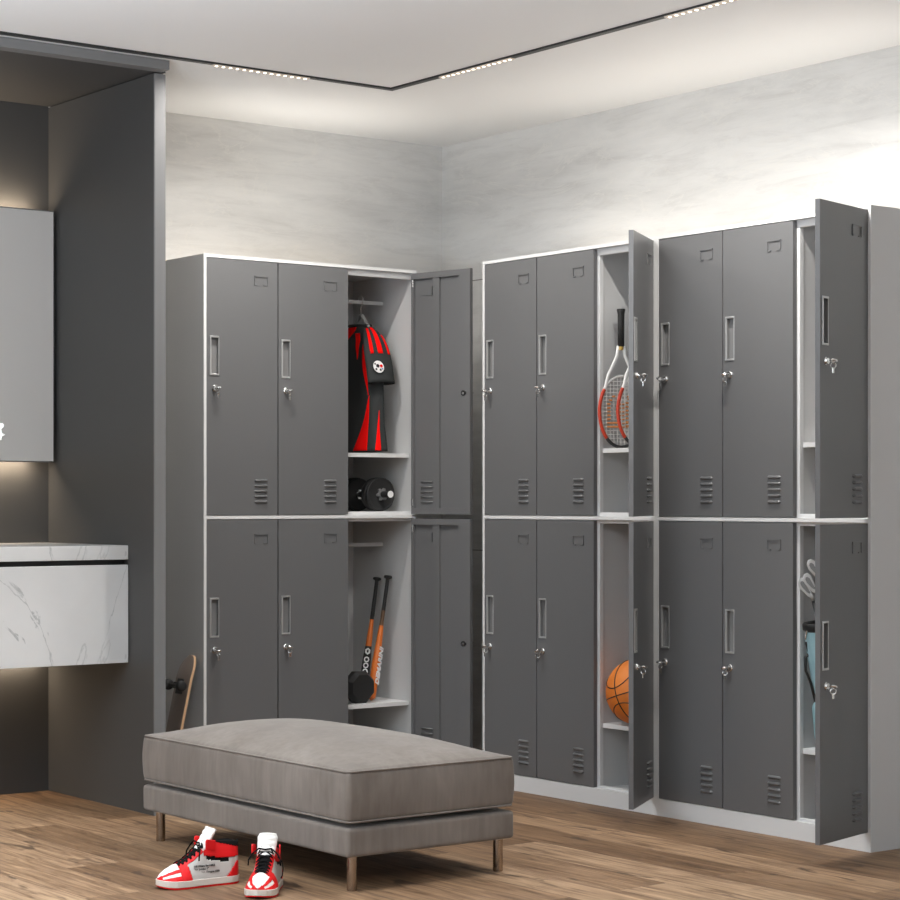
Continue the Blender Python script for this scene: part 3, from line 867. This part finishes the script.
def build_jersey():
    x, y, z = -0.130, 2.376, 1.186
    v = empty('jersey', (x, y, z))
    tag(v, 'charcoal and red striped football jersey hanging in the open back locker', 'jersey')
    A = [(0, 0.152), (0.10, 0.140), (0.25, 0.136), (0.34, 0.134), (0.405, 0.112), (0.435, 0.086), (0.455, 0.062), (0.466, 0.045)]
    T = [(0, 0.050), (0.12, 0.040), (0.28, 0.042), (0.38, 0.038), (0.43, 0.030), (0.455, 0.030), (0.466, 0.034)]
    def P(phi, zz, off=0.0):
        a = lerp_tab(A, zz) + off; t = lerp_tab(T, zz) + off
        fold = 0.0035 * math.sin(phi * 7 + zz * 9) * max(0, 1 - zz / 0.40)
        aa = math.sin(phi); nn_ = math.cos(phi)
        # phi 0 = chest (-X), +90 = towards the locker opening (-Y)
        return Vector((-(t + fold) * math.copysign(abs(nn_) ** 0.8, nn_), -(a + fold) * math.copysign(abs(aa) ** 0.85, aa), zz))
    bm = bmesh.new(); nz, na = 40, 64
    g = [[bm.verts.new(P(2 * PI * k / na, 0.466 * i / nz)) for k in range(na)] for i in range(nz + 1)]
    for i in range(nz):
        for k in range(na):
            bm.faces.new((g[i][k], g[i][(k + 1) % na], g[i + 1][(k + 1) % na], g[i + 1][k]))
    o = link('body', bm, 'cloth', v, smooth=True)
    s = o.modifiers.new('thick', 'SOLIDIFY'); s.thickness = 0.0015
    def patch(name, f, zr, mat='redcloth', off=0.0022, n=30):
        bm = bmesh.new(); rows = []
        for i in range(n + 1):
            zz = zr[0] + (zr[1] - zr[0]) * i / n; a0, a1 = f(zz)
            rows.append([bm.verts.new(P(math.radians(a0 + (a1 - a0) * k / 10), zz, off)) for k in range(11)])
        for r, q in zip(rows, rows[1:]):
            for k in range(10): bm.faces.new((r[k], r[k + 1], q[k + 1], q[k]))
        o = link(name, bm, mat, v, smooth=True)
        s = o.modifiers.new('thick', 'SOLIDIFY'); s.thickness = 0.001
    def tri(z0, z1, b0, b1, top):
        def f(zz):
            t = (zz - z0) / (z1 - z0); return (b0 + (top - 0.7 - b0) * t, b1 + (top + 0.7 - b1) * t)
        return f
    patch('red_panel', tri(0.003, 0.205, 10, 40, 47), (0.003, 0.205))
    patch('red_panel', tri(0.003, 0.150, 62, 84, 82), (0.003, 0.150))
    patch('red_panel', tri(0.003, 0.07, -32, -14, -20), (0.003, 0.07))
    def curve(zz):
        t = (zz - 0.205) / (0.405 - 0.205)
        w = 1.0 + 12 * math.sin(PI * min(1, t * 0.62)) ** 2
        c = 45 - 7 * math.sin(t * PI) + 1 * t
        return (c - w, c + w)
    patch('red_panel', curve, (0.205, 0.405))
    patch('red_panel', lambda zz: (-75, 22 - 62 * ((0.460 - zz) / 0.085) ** 0.8), (0.375, 0.460))
    patch('red_panel', lambda zz: (14 - 6 * (zz - 0.34) / 0.1, 15 + 12 * (zz - 0.34) / 0.1), (0.34, 0.438))
    # collar
    bm = bmesh.new(); tube(bm, [P(2 * PI * k / 32, 0.466, 0.001) + Vector((0, 0, 0.002)) for k in range(32)], 0.0045, 8, closed=True)
    link('collar', bm, 'cloth', v, smooth=True)
    # sleeves: flat tubes hanging from the shoulders
    for sg in (1, -1):
        def SP(s, phi, off=0.0):
            cx = Vector((0.0, -sg * (0.055 + 0.105 * s - 0.02 * s * s), 0.448 - 0.040 * s - 0.160 * s * s))
            rx = 0.022 + 0.036 * math.sin(min(1, s * 1.35) * PI / 2) ** 1.0; ry = 0.014 + 0.012 * s
            dz = -sg
            tdir = Vector((0, -sg * (0.105 - 0.04 * s), -0.040 - 0.32 * s)).normalized()
            nrm = Vector((1, 0, 0)).cross(tdir).normalized() * sg
            if nrm.z < 0: nrm = -nrm
            return cx + Vector((-1, 0, 0)) * (rx + off) * math.sin(phi) + nrm * (ry + off) * math.cos(phi)
        bm = bmesh.new(); ns, na = 24, 40
        g = [[bm.verts.new(SP(i / ns, 2 * PI * k / na)) for k in range(na)] for i in range(ns + 1)]
        for i in range(ns):
            for k in range(na): bm.faces.new((g[i][k], g[i][(k + 1) % na], g[i + 1][(k + 1) % na], g[i + 1][k]))
        o = link('sleeve', bm, 'cloth', v, smooth=True)
        s = o.modifiers.new('thick', 'SOLIDIFY'); s.thickness = 0.0015
        def spatch(name, mat, s0, s1, p0, p1, off=0.002, n=16):
            bm = bmesh.new()
            rows = [[bm.verts.new(SP(s0 + (s1 - s0) * i / n, math.radians(p0 + (p1 - p0) * k / 6), off)) for k in range(7)] for i in range(n + 1)]
            for r, q in zip(rows, rows[1:]):
                for k in range(6): bm.faces.new((r[k], r[k + 1], q[k + 1], q[k]))
            o = link(name, bm, mat, o_s, smooth=True); s = o.modifiers.new('thick', 'SOLIDIFY'); s.thickness = 0.001
        o_s = o
        spatch('red_stripe', 'redcloth', 0.08, 0.66, 30, 46)
        spatch('red_stripe', 'redcloth', 0.06, 0.66, -10, 12)
        spatch('red_stripe', 'redcloth', 0.30, 0.66, -52, -34)
        if sg == 1:
            c = SP(0.84, 0.40, 0.003); t1 = (SP(0.86, 0.06) - SP(0.74, 0.06)).normalized(); t2 = Vector((1, 0, 0)); nr = t2.cross(t1).normalized()
            if nr.y > 0: nr = -nr
            def disc(name, mat, cx, cy, r, lift, n=24, sq=1.0):
                bm = bmesh.new(); m = axis_mtx(c + t2 * cx - t1 * cy + nr * lift, nr)
                lathe(bm, [(r, 0), (r, 0.0012), (0, 0.0013)], n, m)
                return link(name, bm, mat, o_s)
            tag(disc('sleeve_badge', 'white', 0, 0, 0.0235, 0.0025), 'round white sleeve badge with dark marks and a red spot')
            disc('badge_mark', 'black', -0.004, 0.003, 0.0078, 0.0040, 5)
            disc('badge_mark', 'redcloth', 0.0115, 0.003, 0.0062, 0.0040, 8)
            disc('badge_mark', 'black', 0.006, -0.012, 0.0048, 0.0040, 5)
            disc('badge_mark', 'black', -0.013, -0.010, 0.0044, 0.0040, 5)
            disc('badge_mark', 'crest_blue', 0.0145, -0.008, 0.0036, 0.0040, 6)
            disc('badge_mark', 'black', -0.015, 0.010, 0.0036, 0.0040, 5)
build_jersey()

def plate_dumbbell():
    x, z = -0.1155, ZT + 0.0625
    v = empty('dumbbell', (x, 2.335, ZT))
    tag(v, 'black dumbbell with round plates on the middle ledge below the jersey', 'dumbbell')
    zc = 0.0625
    for y0, sg in ((-0.030, -1), (0.062, 1)):
        for k in range(3):
            y = y0 + sg * 0.0165 * k; R = 0.0625 if k != 0 else 0.0605
            bm = bmesh.new()
            m = axis_mtx((0, y, zc), (0, sg, 0))
            lathe(bm, [(0.012, 0), (R - 0.003, 0.0), (R, 0.003), (R, 0.012), (R - 0.003, 0.0150), (R - 0.008, 0.0150), (R - 0.010, 0.0138), (0.024, 0.0138), (0.022, 0.0150), (0.012, 0.0150)], 48, m)
            link('weight_plate', bm, 'rubber', v)
        bm = bmesh.new(); m = axis_mtx((0, y0 + sg * 0.0495, zc), (0, sg, 0))
        # star collar nut with lobes
        n = 24
        ring0 = [bm.verts.new(m @ Vector((r * math.cos(a), r * math.sin(a), 0))) for a, r in [(2 * PI * k / n, 0.0205 + (0.004 if k % 4 < 2 else -0.003)) for k in range(n)]]
        ring1 = [bm.verts.new(m @ Vector((r * math.cos(a), r * math.sin(a), 0.009))) for a, r in [(2 * PI * k / n, 0.0195 + (0.004 if k % 4 < 2 else -0.003)) for k in range(n)]]
        for k in range(n): bm.faces.new((ring0[k], ring0[(k + 1) % n], ring1[(k + 1) % n], ring1[k]))
        bm.faces.new(ring0[::-1]); bm.faces.new(ring1)
        link('collar_nut', bm, 'ironface', v)
    bm = bmesh.new(); tube(bm, [(0, -0.135, zc), (0, 0.165, zc)], 0.0115, 20)
    link('bar', bm, 'rubber', v)
    bm = bmesh.new(); tube(bm, [(0, -0.1375, zc), (0, -0.135, zc)], 0.0125, 20); tag(link('bar_end', bm, 'white', v), 'pale bar end')
    bm = bmesh.new(); lathe(bm, [(0.018, 0), (0.018, 0.003), (0.011, 0.004)], 20, axis_mtx((0, 0.062, zc), (0, -1, 0)))
    link('inner_collar', bm, 'steel', v)
plate_dumbbell()

def octa_dumbbell():
    v = empty('dumbbell', (-0.216, 2.31, ZS_LO))
    tag(v, 'black eight-sided rubber dumbbell on the low shelf before the bats', 'dumbbell')
    R = 0.0625; zc = R * math.cos(PI / 8)
    for y0, sg in ((-0.030, -1), (0.075, 1)):
        bm = bmesh.new(); m = axis_mtx((0, y0, zc), (0, sg, 0)) @ Matrix.Rotation(PI / 8, 4, 'Z')
        lathe(bm, [(R * 0.72, 0), (R, 0.012), (R, 0.036), (R * 0.80, 0.054)], 8, m)
        link('weight_head', bm, 'rubber', v)
    bm = bmesh.new(); tube(bm, [(0, -0.035 + 0.115 * k / 8, zc) for k in range(9)], [0.0125 + 0.002 * math.sin(PI * k / 8) for k in range(9)], 16)
    link('handle', bm, 'steel', v, smooth=True)
octa_dumbbell()

def make_bat(p0, p1, label, kind):
    p0, p1 = Vector(p0), Vector(p1); d = p1 - p0; L = d.length; d.normalize()
    v = empty('baseball_bat', p0)
    tag(v, label, 'baseball bat', 'baseball bats in the back locker')
    m = axis_mtx((0, 0, 0), d)
    def R(s):
        return lerp_tab([(0.0, 0.0), (0.004, 0.011), (0.015, 0.0150), (0.04, 0.0160), (0.30, 0.0158), (0.48, 0.0112), (0.64, 0.0075), (0.95, 0.0068), (1.0, 0.0070)], s)
    def seg(name, s0, s1, mat, n=14, lab=None):
        bm = bmesh.new(); lathe(bm, [(max(0.0, R(s0 + (s1 - s0) * i / n)), L * (s0 + (s1 - s0) * i / n)) for i in range(n + 1)], 24, m)
        o = link(name, bm, mat, v, smooth=True); o.modifiers.new('e', 'EDGE_SPLIT')
        if lab: tag(o, lab)
        return o
    if kind == 0:
        b = seg('barrel', 0.0, 0.435, 'black'); seg('taper', 0.435, 0.655, 'orange', lab='orange taper of the bat')
        seg('grip', 0.655, 0.978, 'batgrip')
    else:
        b = seg('barrel', 0.0, 0.60, 'orange', 24); seg('taper', 0.60, 0.72, plain_brown(), lab='brown fading band above the barrel')
        seg('grip', 0.72, 0.978, 'batgrip')
    bm = bmesh.new(); lathe(bm, [(0.0075, L * 0.974), (0.0155, L * 0.982), (0.0155, L * 0.995), (0.012, L), (0, L)], 20, m)
    link('knob', bm, 'batgrip', v)
    view = Vector((-0.603, -0.797, 0)); nv = (view - d * view.dot(d)).normalized(); sd = d.cross(nv).normalized()
    return v, b, d, L, nv, sd, R
def plain_brown(): return plain('bat_brown', (0.12, 0.06, 0.025), 0.45)

v, b, d, L, nv, sd, R = make_bat((-0.139, 2.35, ZS_LO + 0.001), (-0.060, 2.362, 0.719), 'black and orange baseball bat directly behind the eight-sided dumbbell', 0)
# lettering runs up the barrel
o = text_mesh('bat_lettering', 'VOODOO', 0.027, 'white', b, basis(d * (L * 0.075) + nv * 0.0162 - nv.cross(d) * 0.009, d, nv.cross(d), nv), 0.0008, bold=0.0011)
bm = bmesh.new(); cc = d * (L * 0.392) + nv * 0.0145
u = d; w = nv.cross(d)
tube(bm, [cc + u * (0.0095 * math.cos(2 * PI * k / 6)) + w * (0.0075 * math.sin(2 * PI * k / 6)) for k in range(6)], 0.0036, 8, closed=True)
tag(link('bat_emblem', bm, 'white', b), 'white ring emblem on the black barrel')
v, b, d, L, nv, sd, R = make_bat((-0.139, 2.290, ZS_LO + 0.001), (-0.052, 2.303, 0.727), 'orange baseball bat with white lettering, nearer the locker side wall', 1)
rv = (nv * 0.55 + Vector((0.797, -0.603, 0)) * 0.83); rv = (rv - d * rv.dot(d)).normalized()
text_mesh('bat_lettering', 'DEMARINI', 0.030, 'white', b, basis(d * (L * 0.13) + rv * 0.0160 - rv.cross(d) * 0.010, d, rv.cross(d), rv), 0.0010, shear=0.25, bold=0.0012)

# ------------------------------------------------------------------ rackets and ball in the middle locker
def make_racket(cx, cy, label):
    v = empty('tennis_racket', (cx, cy, ZS_HI))
    v.rotation_euler = (0, 0, math.atan2(-0.603, 0.797))     # local x = across the head
    tag(v, label, 'tennis racket', 'tennis rackets on the upper shelf')
    a, b_ = 0.071, 0.117; zc = b_ + 0.004
    def head(t): return Vector((a * math.sin(t), 0, zc - b_ * math.cos(t)))      # t=0 bottom, pi top
    def arc(t0, t1, n=24): return [head(t0 + (t1 - t0) * k / n) for k in range(n + 1)]
    fr = []
    bm = bmesh.new(); tube(bm, arc(-0.72, 0.72), 0.0055, 10); link('rim_bumper', bm, 'black', v, smooth=True)
    for sg in (-1, 1):
        bm = bmesh.new(); tube(bm, arc(sg * 0.72, sg * 2.26), 0.0058, 10)
        o = link('rim', bm, 'racketred', v, smooth=True); tag(o, 'red side of the rim')
        bm = bmesh.new()
        p = arc(sg * 2.26, sg * 2.34, 4) + [Vector((sg * 0.043, 0, 0.240)), Vector((sg * 0.026, 0, 0.275)), Vector((sg * 0.0135, 0, 0.305)), Vector((sg * 0.0085, 0, 0.338))]
        tube(bm, p, 0.0058, 10); tag(link('throat', bm, 'racketwhite', v, smooth=True), 'white throat arm')
    bm = bmesh.new(); tube(bm, arc(2.30, 2 * PI - 2.30), 0.0042, 10); link('throat_bridge', bm, 'string', v, smooth=True)
    bm = bmesh.new()
    for k in range(-6, 7):
        x = k * 0.0118; h = b_ * math.sqrt(max(0, 1 - (x / a) ** 2)); tube(bm, [(x, 0.0006, zc - h), (x, 0.0006, zc + h)], 0.0013, 5)
    for k in range(-8, 9):
        z = k * 0.0125; w = a * math.sqrt(max(0, 1 - (z / b_) ** 2)); tube(bm, [(-w, -0.0006, zc + z), (w, -0.0006, zc + z)], 0.0013, 5)
    st = link('strings', bm, 'string', v)
    # stencilled letter: a rounded W painted on the strings
    bm = bmesh.new()
    def inside(x, z):
        if abs(z) > 0.056: return False
        for cx_ in (-0.022, 0.022):
            dx = x - cx_
            if z < -0.020:
                if abs(dx) < 0.027 and z < -0.034: return True
                if 0.012 < abs(dx) < 0.027: return True
            elif 0.012 < abs(dx) < 0.027: return True
        return False
    def insideW(x, z):
        x *= 1.12
        if abs(x) > 0.052 or z < -0.056 or z > 0.052: return False
        if z < -0.037: return True
        r = abs(abs(x) - 0.0255)
        if 0.013 < r < 0.0265 and z < 0.03: return True
        if z >= 0.03 and abs(x) > 0.0385 - (z - 0.03) * 0.9 and abs(x) < 0.052 - (z - 0.03) * 0.9: return True
        return False
    for k in range(-8, 9):
        z = k * 0.0125; runs = []; run = None
        for i in range(-60, 61):
            x = i * 0.001
            if insideW(x, z): run = [x, x] if run is None else [run[0], x]
            elif run: runs.append(run); run = None
        for r0, r1 in runs:
            if r1 > r0: tube(bm, [(r0, -0.0006, zc + z), (r1, -0.0006, zc + z)], 0.0038, 6)
    link('string_stencil', bm, 'stringink', st)
    bm = bmesh.new(); tube(bm, [(0, 0, 0.324), (0, 0, 0.338)], [0.0105, 0.011], 8, flat=0.8); tag(link('grip_collar', bm, 'gold', v), 'gold and black collar under the grip')
    bm = bmesh.new(); tube(bm, [(0, 0, 0.336), (0, 0, 0.41), (0, 0, 0.442), (0, 0, 0.456), (0, 0, 0.460)], [0.0118, 0.0122, 0.0128, 0.0158, 0.0150], 12, flat=0.9)
    link('grip', bm, 'batgrip', v, smooth=True)
    return v
make_racket(0.062, 1.137, 'tennis racket standing grip up in the open locker, left and nearer the divider')
make_racket(0.062, 1.046, 'second tennis racket partly hidden by the open locker door')

def make_ball():
    R = 0.109
    c = Vector((0.088, 1.079, ZS_LO + R))
    v = empty('basketball', (c.x, c.y, ZS_LO)); tag(v, 'orange basketball on the low shelf of the open locker', 'basketball')
    bm = bmesh.new(); bmesh.ops.create_uvsphere(bm, u_segments=48, v_segments=32, radius=R); bmesh.ops.translate(bm, verts=bm.verts[:], vec=(0, 0, R))
    link('cover', bm, 'ball', v, smooth=True)
    vr, vu, vt = Vector((0.797, -0.603, 0)), Vector((0, 0, 1)), Vector((-0.603, -0.797, 0))
    def vec(a, b, c): return (vr * a + vu * b + vt * c).normalized()
    e1 = vec(-0.73, -0.06, 0.68); e2 = vec(0.64, 0.30, 0.71); e2 = (e2 - e1 * e2.dot(e1)).normalized(); e3 = e1.cross(e2)
    if e3.z < 0: e3 = -e3
    def P(lon, lat): return Vector((0, 0, R)) + (e1 * (math.cos(lat) * math.cos(lon)) + e2 * (math.cos(lat) * math.sin(lon)) + e3 * math.sin(lat)) * (R * 1.0006)
    T = [2 * PI * k / 96 for k in range(96)]
    curves = [[P(a, 0) for a in T], [Vector((0, 0, R)) + (e1 * math.cos(a) + e3 * math.sin(a)) * (R * 1.0006) for a in T]]
    for sg in (-1, 1):
        curves.append([P(a, sg * math.radians(14 + 20 * (1 - math.cos(2 * a)))) for a in T])
    for cv in curves:
        bm = bmesh.new(); tube(bm, cv, 0.0019, 6, closed=True); link('seam', bm, 'black', v, smooth=True)
make_ball()

# ------------------------------------------------------------------ golf bag and clubs in the near locker
def golf():
    base = Vector((0.088, 0.196, ZS_LO)); top = Vector((0.058, 0.210, 0.650))
    v = empty('golf_bag', base); tag(v, 'light blue golf bag on the low shelf of the nearest open locker', 'golf bag')
    d = top - base; L = d.length; d.normalize()
    m = axis_mtx((0, 0, 0), d)
    bm = bmesh.new(); lathe(bm, [(0.0, 0.0), (0.043, 0.0), (0.050, 0.010), (0.051, 0.11), (0.068, 0.215), (0.074, 0.28), (0.0765, L - 0.02), (0.077, L - 0.012), (0.066, L - 0.012), (0.060, L - 0.10), (0, L - 0.10)], 36, m)
    link('bag_body', bm, 'bag', v, smooth=True)
    u = Vector((-0.85, 0.5, 0)); u = (u - d * u.dot(d)).normalized(); s = d.cross(u).normalized()
    bm = bmesh.new(); rounded_box(bm, 0.040, 0.030, 0.068, 0.026, 8, basis(d * 0.085 + u * 0.040, s, u, d))
    link('pocket', bm, 'bag', v, smooth=True)
    bm = bmesh.new(); lathe(bm, [(0.0765, L - 0.026), (0.0805, L - 0.020), (0.0805, L - 0.004), (0.0765, L), (0.068, L - 0.004), (0.068, L - 0.02)], 36, m)
    link('top_collar', bm, 'black', v, smooth=True)
    bm = bmesh.new()
    pts = [d * (L - 0.055) + u * 0.076, d * (L - 0.09) + u * 0.070, d * (L - 0.10) + u * 0.082 , d * (L - 0.14) + u * 0.084, d * (L - 0.18) + u * 0.072, d * (L - 0.23) + u * 0.058 - s * 0.02, d * (L - 0.27) + u * 0.052 - s * 0.022, d * (L - 0.285) + u * 0.060 - s * 0.01]
    fine = []
    for a, b in zip(pts, pts[1:]):
        for k in range(5): fine.append(a.lerp(b, k / 5))
    fine.append(pts[-1])
    tube(bm, fine, 0.0055, 8, flat=0.6); link('shoulder_strap', bm, 'black', v, smooth=True)
    bm = bmesh.new(); tube(bm, [d * (L - 0.02) + u * 0.076 + s * 0.02, d * (L - 0.045) + u * 0.080 + s * 0.012, d * (L - 0.02) + u * 0.076 - s * 0.0], 0.003, 8); link('buckle', bm, 'steel', v)
    # clubs: shaft in the bag, iron head leaning over the rim towards the divider
    heads = [((0.030, 0.253), 0.720, 'golf iron, lowest of the club heads above the light blue bag'),
             ((0.037, 0.239), 0.733, 'golf iron, middle one of the club heads above the light blue bag'),
             ((0.042, 0.228), 0.775, 'golf iron, highest of the club heads above the light blue bag')]
    for (hx, hy), hz, lab in heads:
        foot = Vector((0.060 + (hx - 0.060) * 0.55, 0.209 + (hy - 0.209) * 0.35, ZS_LO + 0.30))
        # stay clear of the bag floor (inner liner ends at L-0.10)
        neck = Vector((hx, hy, hz))
        c = empty('golf_club', foot); tag(c, lab, 'golf club', 'irons in the golf bag')
        bm = bmesh.new(); tube(bm, [Vector((0, 0, 0)), neck - foot], 0.0042, 10); link('shaft', bm, 'black', c, smooth=True)
        ax_ = (neck - foot).normalized()
        t = Vector((-0.46, 0.50, 0.68)).normalized()           # toe direction: up and to the left
        f = t.cross(ax_).normalized()
        if f.y > 0: f = -f
        o0 = neck - foot
        upv = f.cross(t).normalized()
        if upv.z < 0: upv = -upv
        prof = [(0.0, -0.005), (0.012, -0.009), (0.045, -0.008), (0.060, -0.001), (0.066, 0.010), (0.062, 0.020), (0.050, 0.023), (0.030, 0.015), (0.012, 0.008), (0.002, 0.006)]
        bm = bmesh.new()
        for k, (sc_, y0, y1) in enumerate(((1.0, -0.005, 0.004),)):
            a = [bm.verts.new(o0 + t * p[0] + upv * p[1] + f * y0) for p in prof]; b = [bm.verts.new(o0 + t * p[0] + upv * p[1] + f * y1) for p in prof]
            n = len(prof); bm.faces.new(a); bm.faces.new(b[::-1])
            for i in range(n): bm.faces.new((a[i], b[i], b[(i + 1) % n], a[(i + 1) % n]))
        hd = link('club_head', bm, 'iron', c, bevel=0.0015)
        cen = Vector((0.038, 0.005))
        inner = [(cen.x + (p[0] - cen.x) * 0.66, cen.y + (p[1] - cen.y) * 0.48) for p in prof]
        bm = bmesh.new()
        a = [bm.verts.new(o0 + t * p[0] + upv * p[1] + f * 0.0035) for p in inner]; b = [bm.verts.new(o0 + t * p[0] + upv * p[1] + f * 0.0052) for p in inner]
        bm.faces.new(a); bm.faces.new(b[::-1])
        for i in range(n): bm.faces.new((a[i], b[i], b[(i + 1) % n], a[(i + 1) % n]))
        link('cavity', bm, 'ironface', hd)
        bm = bmesh.new(); tube(bm, [o0 - ax_ * 0.012, o0 + ax_ * 0.004, o0 + t * 0.008], [0.0058, 0.0058, 0.006], 12); link('hosel', bm, 'iron', hd, smooth=True)
golf()

# ------------------------------------------------------------------ lights
def area(name, loc, target, sx, sy, power, color, spread=None):
    l = bpy.data.lights.new(name, 'AREA'); l.shape = 'RECTANGLE'; l.size = sx; l.size_y = sy
    l.energy = power; l.color = color
    if spread: l.spread = math.radians(spread)
    o = bpy.data.objects.new(name, l); COL.objects.link(o); o.location = loc
    o.rotation_euler = (Vector(target) - Vector(loc)).to_track_quat('-Z', 'Y').to_euler()
    return o
WARM = (1.0, 0.80, 0.58); SOFT = (1.0, 0.965, 0.92); NEUT = (0.93, 0.97, 1.0)
def strip(name, loc, rot, sx, sy, power, color, spread=180):
    o = area(name, loc, (loc[0], loc[1], loc[2] - 1), sx, sy, power, color, spread); o.rotation_euler = rot; return o
# wash from the strips on the locker tops (aimed up and at the wall)
strip('locker_top_wash', (0.08, 0.85, H + 0.012), (math.radians(180), math.radians(8), 0), 0.06, 1.9, 1.8, (1.0, 0.95, 0.87))
strip('locker_top_wash', (-0.46, 2.28, H + 0.012), (math.radians(180), 0, 0), 0.86, 0.05, 1.3, (1.0, 0.95, 0.87), 140)
# linear spotlights of the track
for (a, b), pw in zip(MODS, (13.0, 6.0, 18.0)):
    c = (Vector((*a, 0)) + Vector((*b, 0))) / 2 + Vector((-0.43, 1.752, HC - 0.016)); d = dirv(a, b)
    strip('track_spot', c, (0, 0, 0), max(0.014, abs(d.x)), max(0.014, abs(d.y)), pw, SOFT, 160)
# alcove strips
strip('mirror_glow', (XP - 0.60, 2.560, 1.146), (math.radians(6), 0, 0), 1.05, 0.02, 5.5, WARM)
strip('mirror_glow', (XP - 0.60, 2.560, 1.994), (math.radians(180 - 6), 0, 0), 1.05, 0.02, 5.5, WARM)
strip('vanity_glow', (XP - 0.80, 2.575, 0.472), (math.radians(8), 0, 0), 1.5, 0.012, 5.5, WARM)
# unseen fill lamps added to brighten the room: two shining down, one up
strip('overhead_fill', (-3.3, 0.6, HC - 0.02), (0, 0, 0), 1.6, 1.6, 34, NEUT, 110)
strip('overhead_fill', (-2.6, -3.6, HC - 0.02), (0, 0, 0), 2.4, 2.4, 50, (0.86, 0.94, 1.0))
strip('uplight_fill', (-3.9, -0.5, 1.10), (math.radians(180), 0, 0), 1.4, 1.6, 195, (0.80, 0.895, 1.0))
# added side fill in front of the solid left wall, no window there
strip('left_side_fill', (X0 + 0.05, 0.0, 1.35), (0, math.radians(-90), 0), 1.7, 3.2, 28, (0.92, 0.97, 1.0))

w = bpy.data.worlds.new('world'); S.world = w; w.use_nodes = True
w.node_tree.nodes['Background'].inputs[0].default_value = (0.8, 0.85, 0.9, 1)
w.node_tree.nodes['Background'].inputs[1].default_value = 0.3

# ------------------------------------------------------------------ camera
F, YAW, CY = 2114.4, 0.9235, 501.0
cam = bpy.data.cameras.new('camera'); co = bpy.data.objects.new('camera', cam); COL.objects.link(co)
co.location = (-4.598, -4.091, 1.004); co.rotation_euler = (PI / 2, 0, YAW - PI / 2)
cam.sensor_width = 36; cam.sensor_fit = 'HORIZONTAL'; cam.lens = F / 900 * 36; cam.shift_y = (CY - 450) / 900
cam.clip_end = 100
S.camera = co
S.view_settings.view_transform = 'Standard'; S.view_settings.look = 'None'
S.view_settings.gamma = 1; S.view_settings.use_curve_mapping = False
S.view_settings.exposure = 0.0
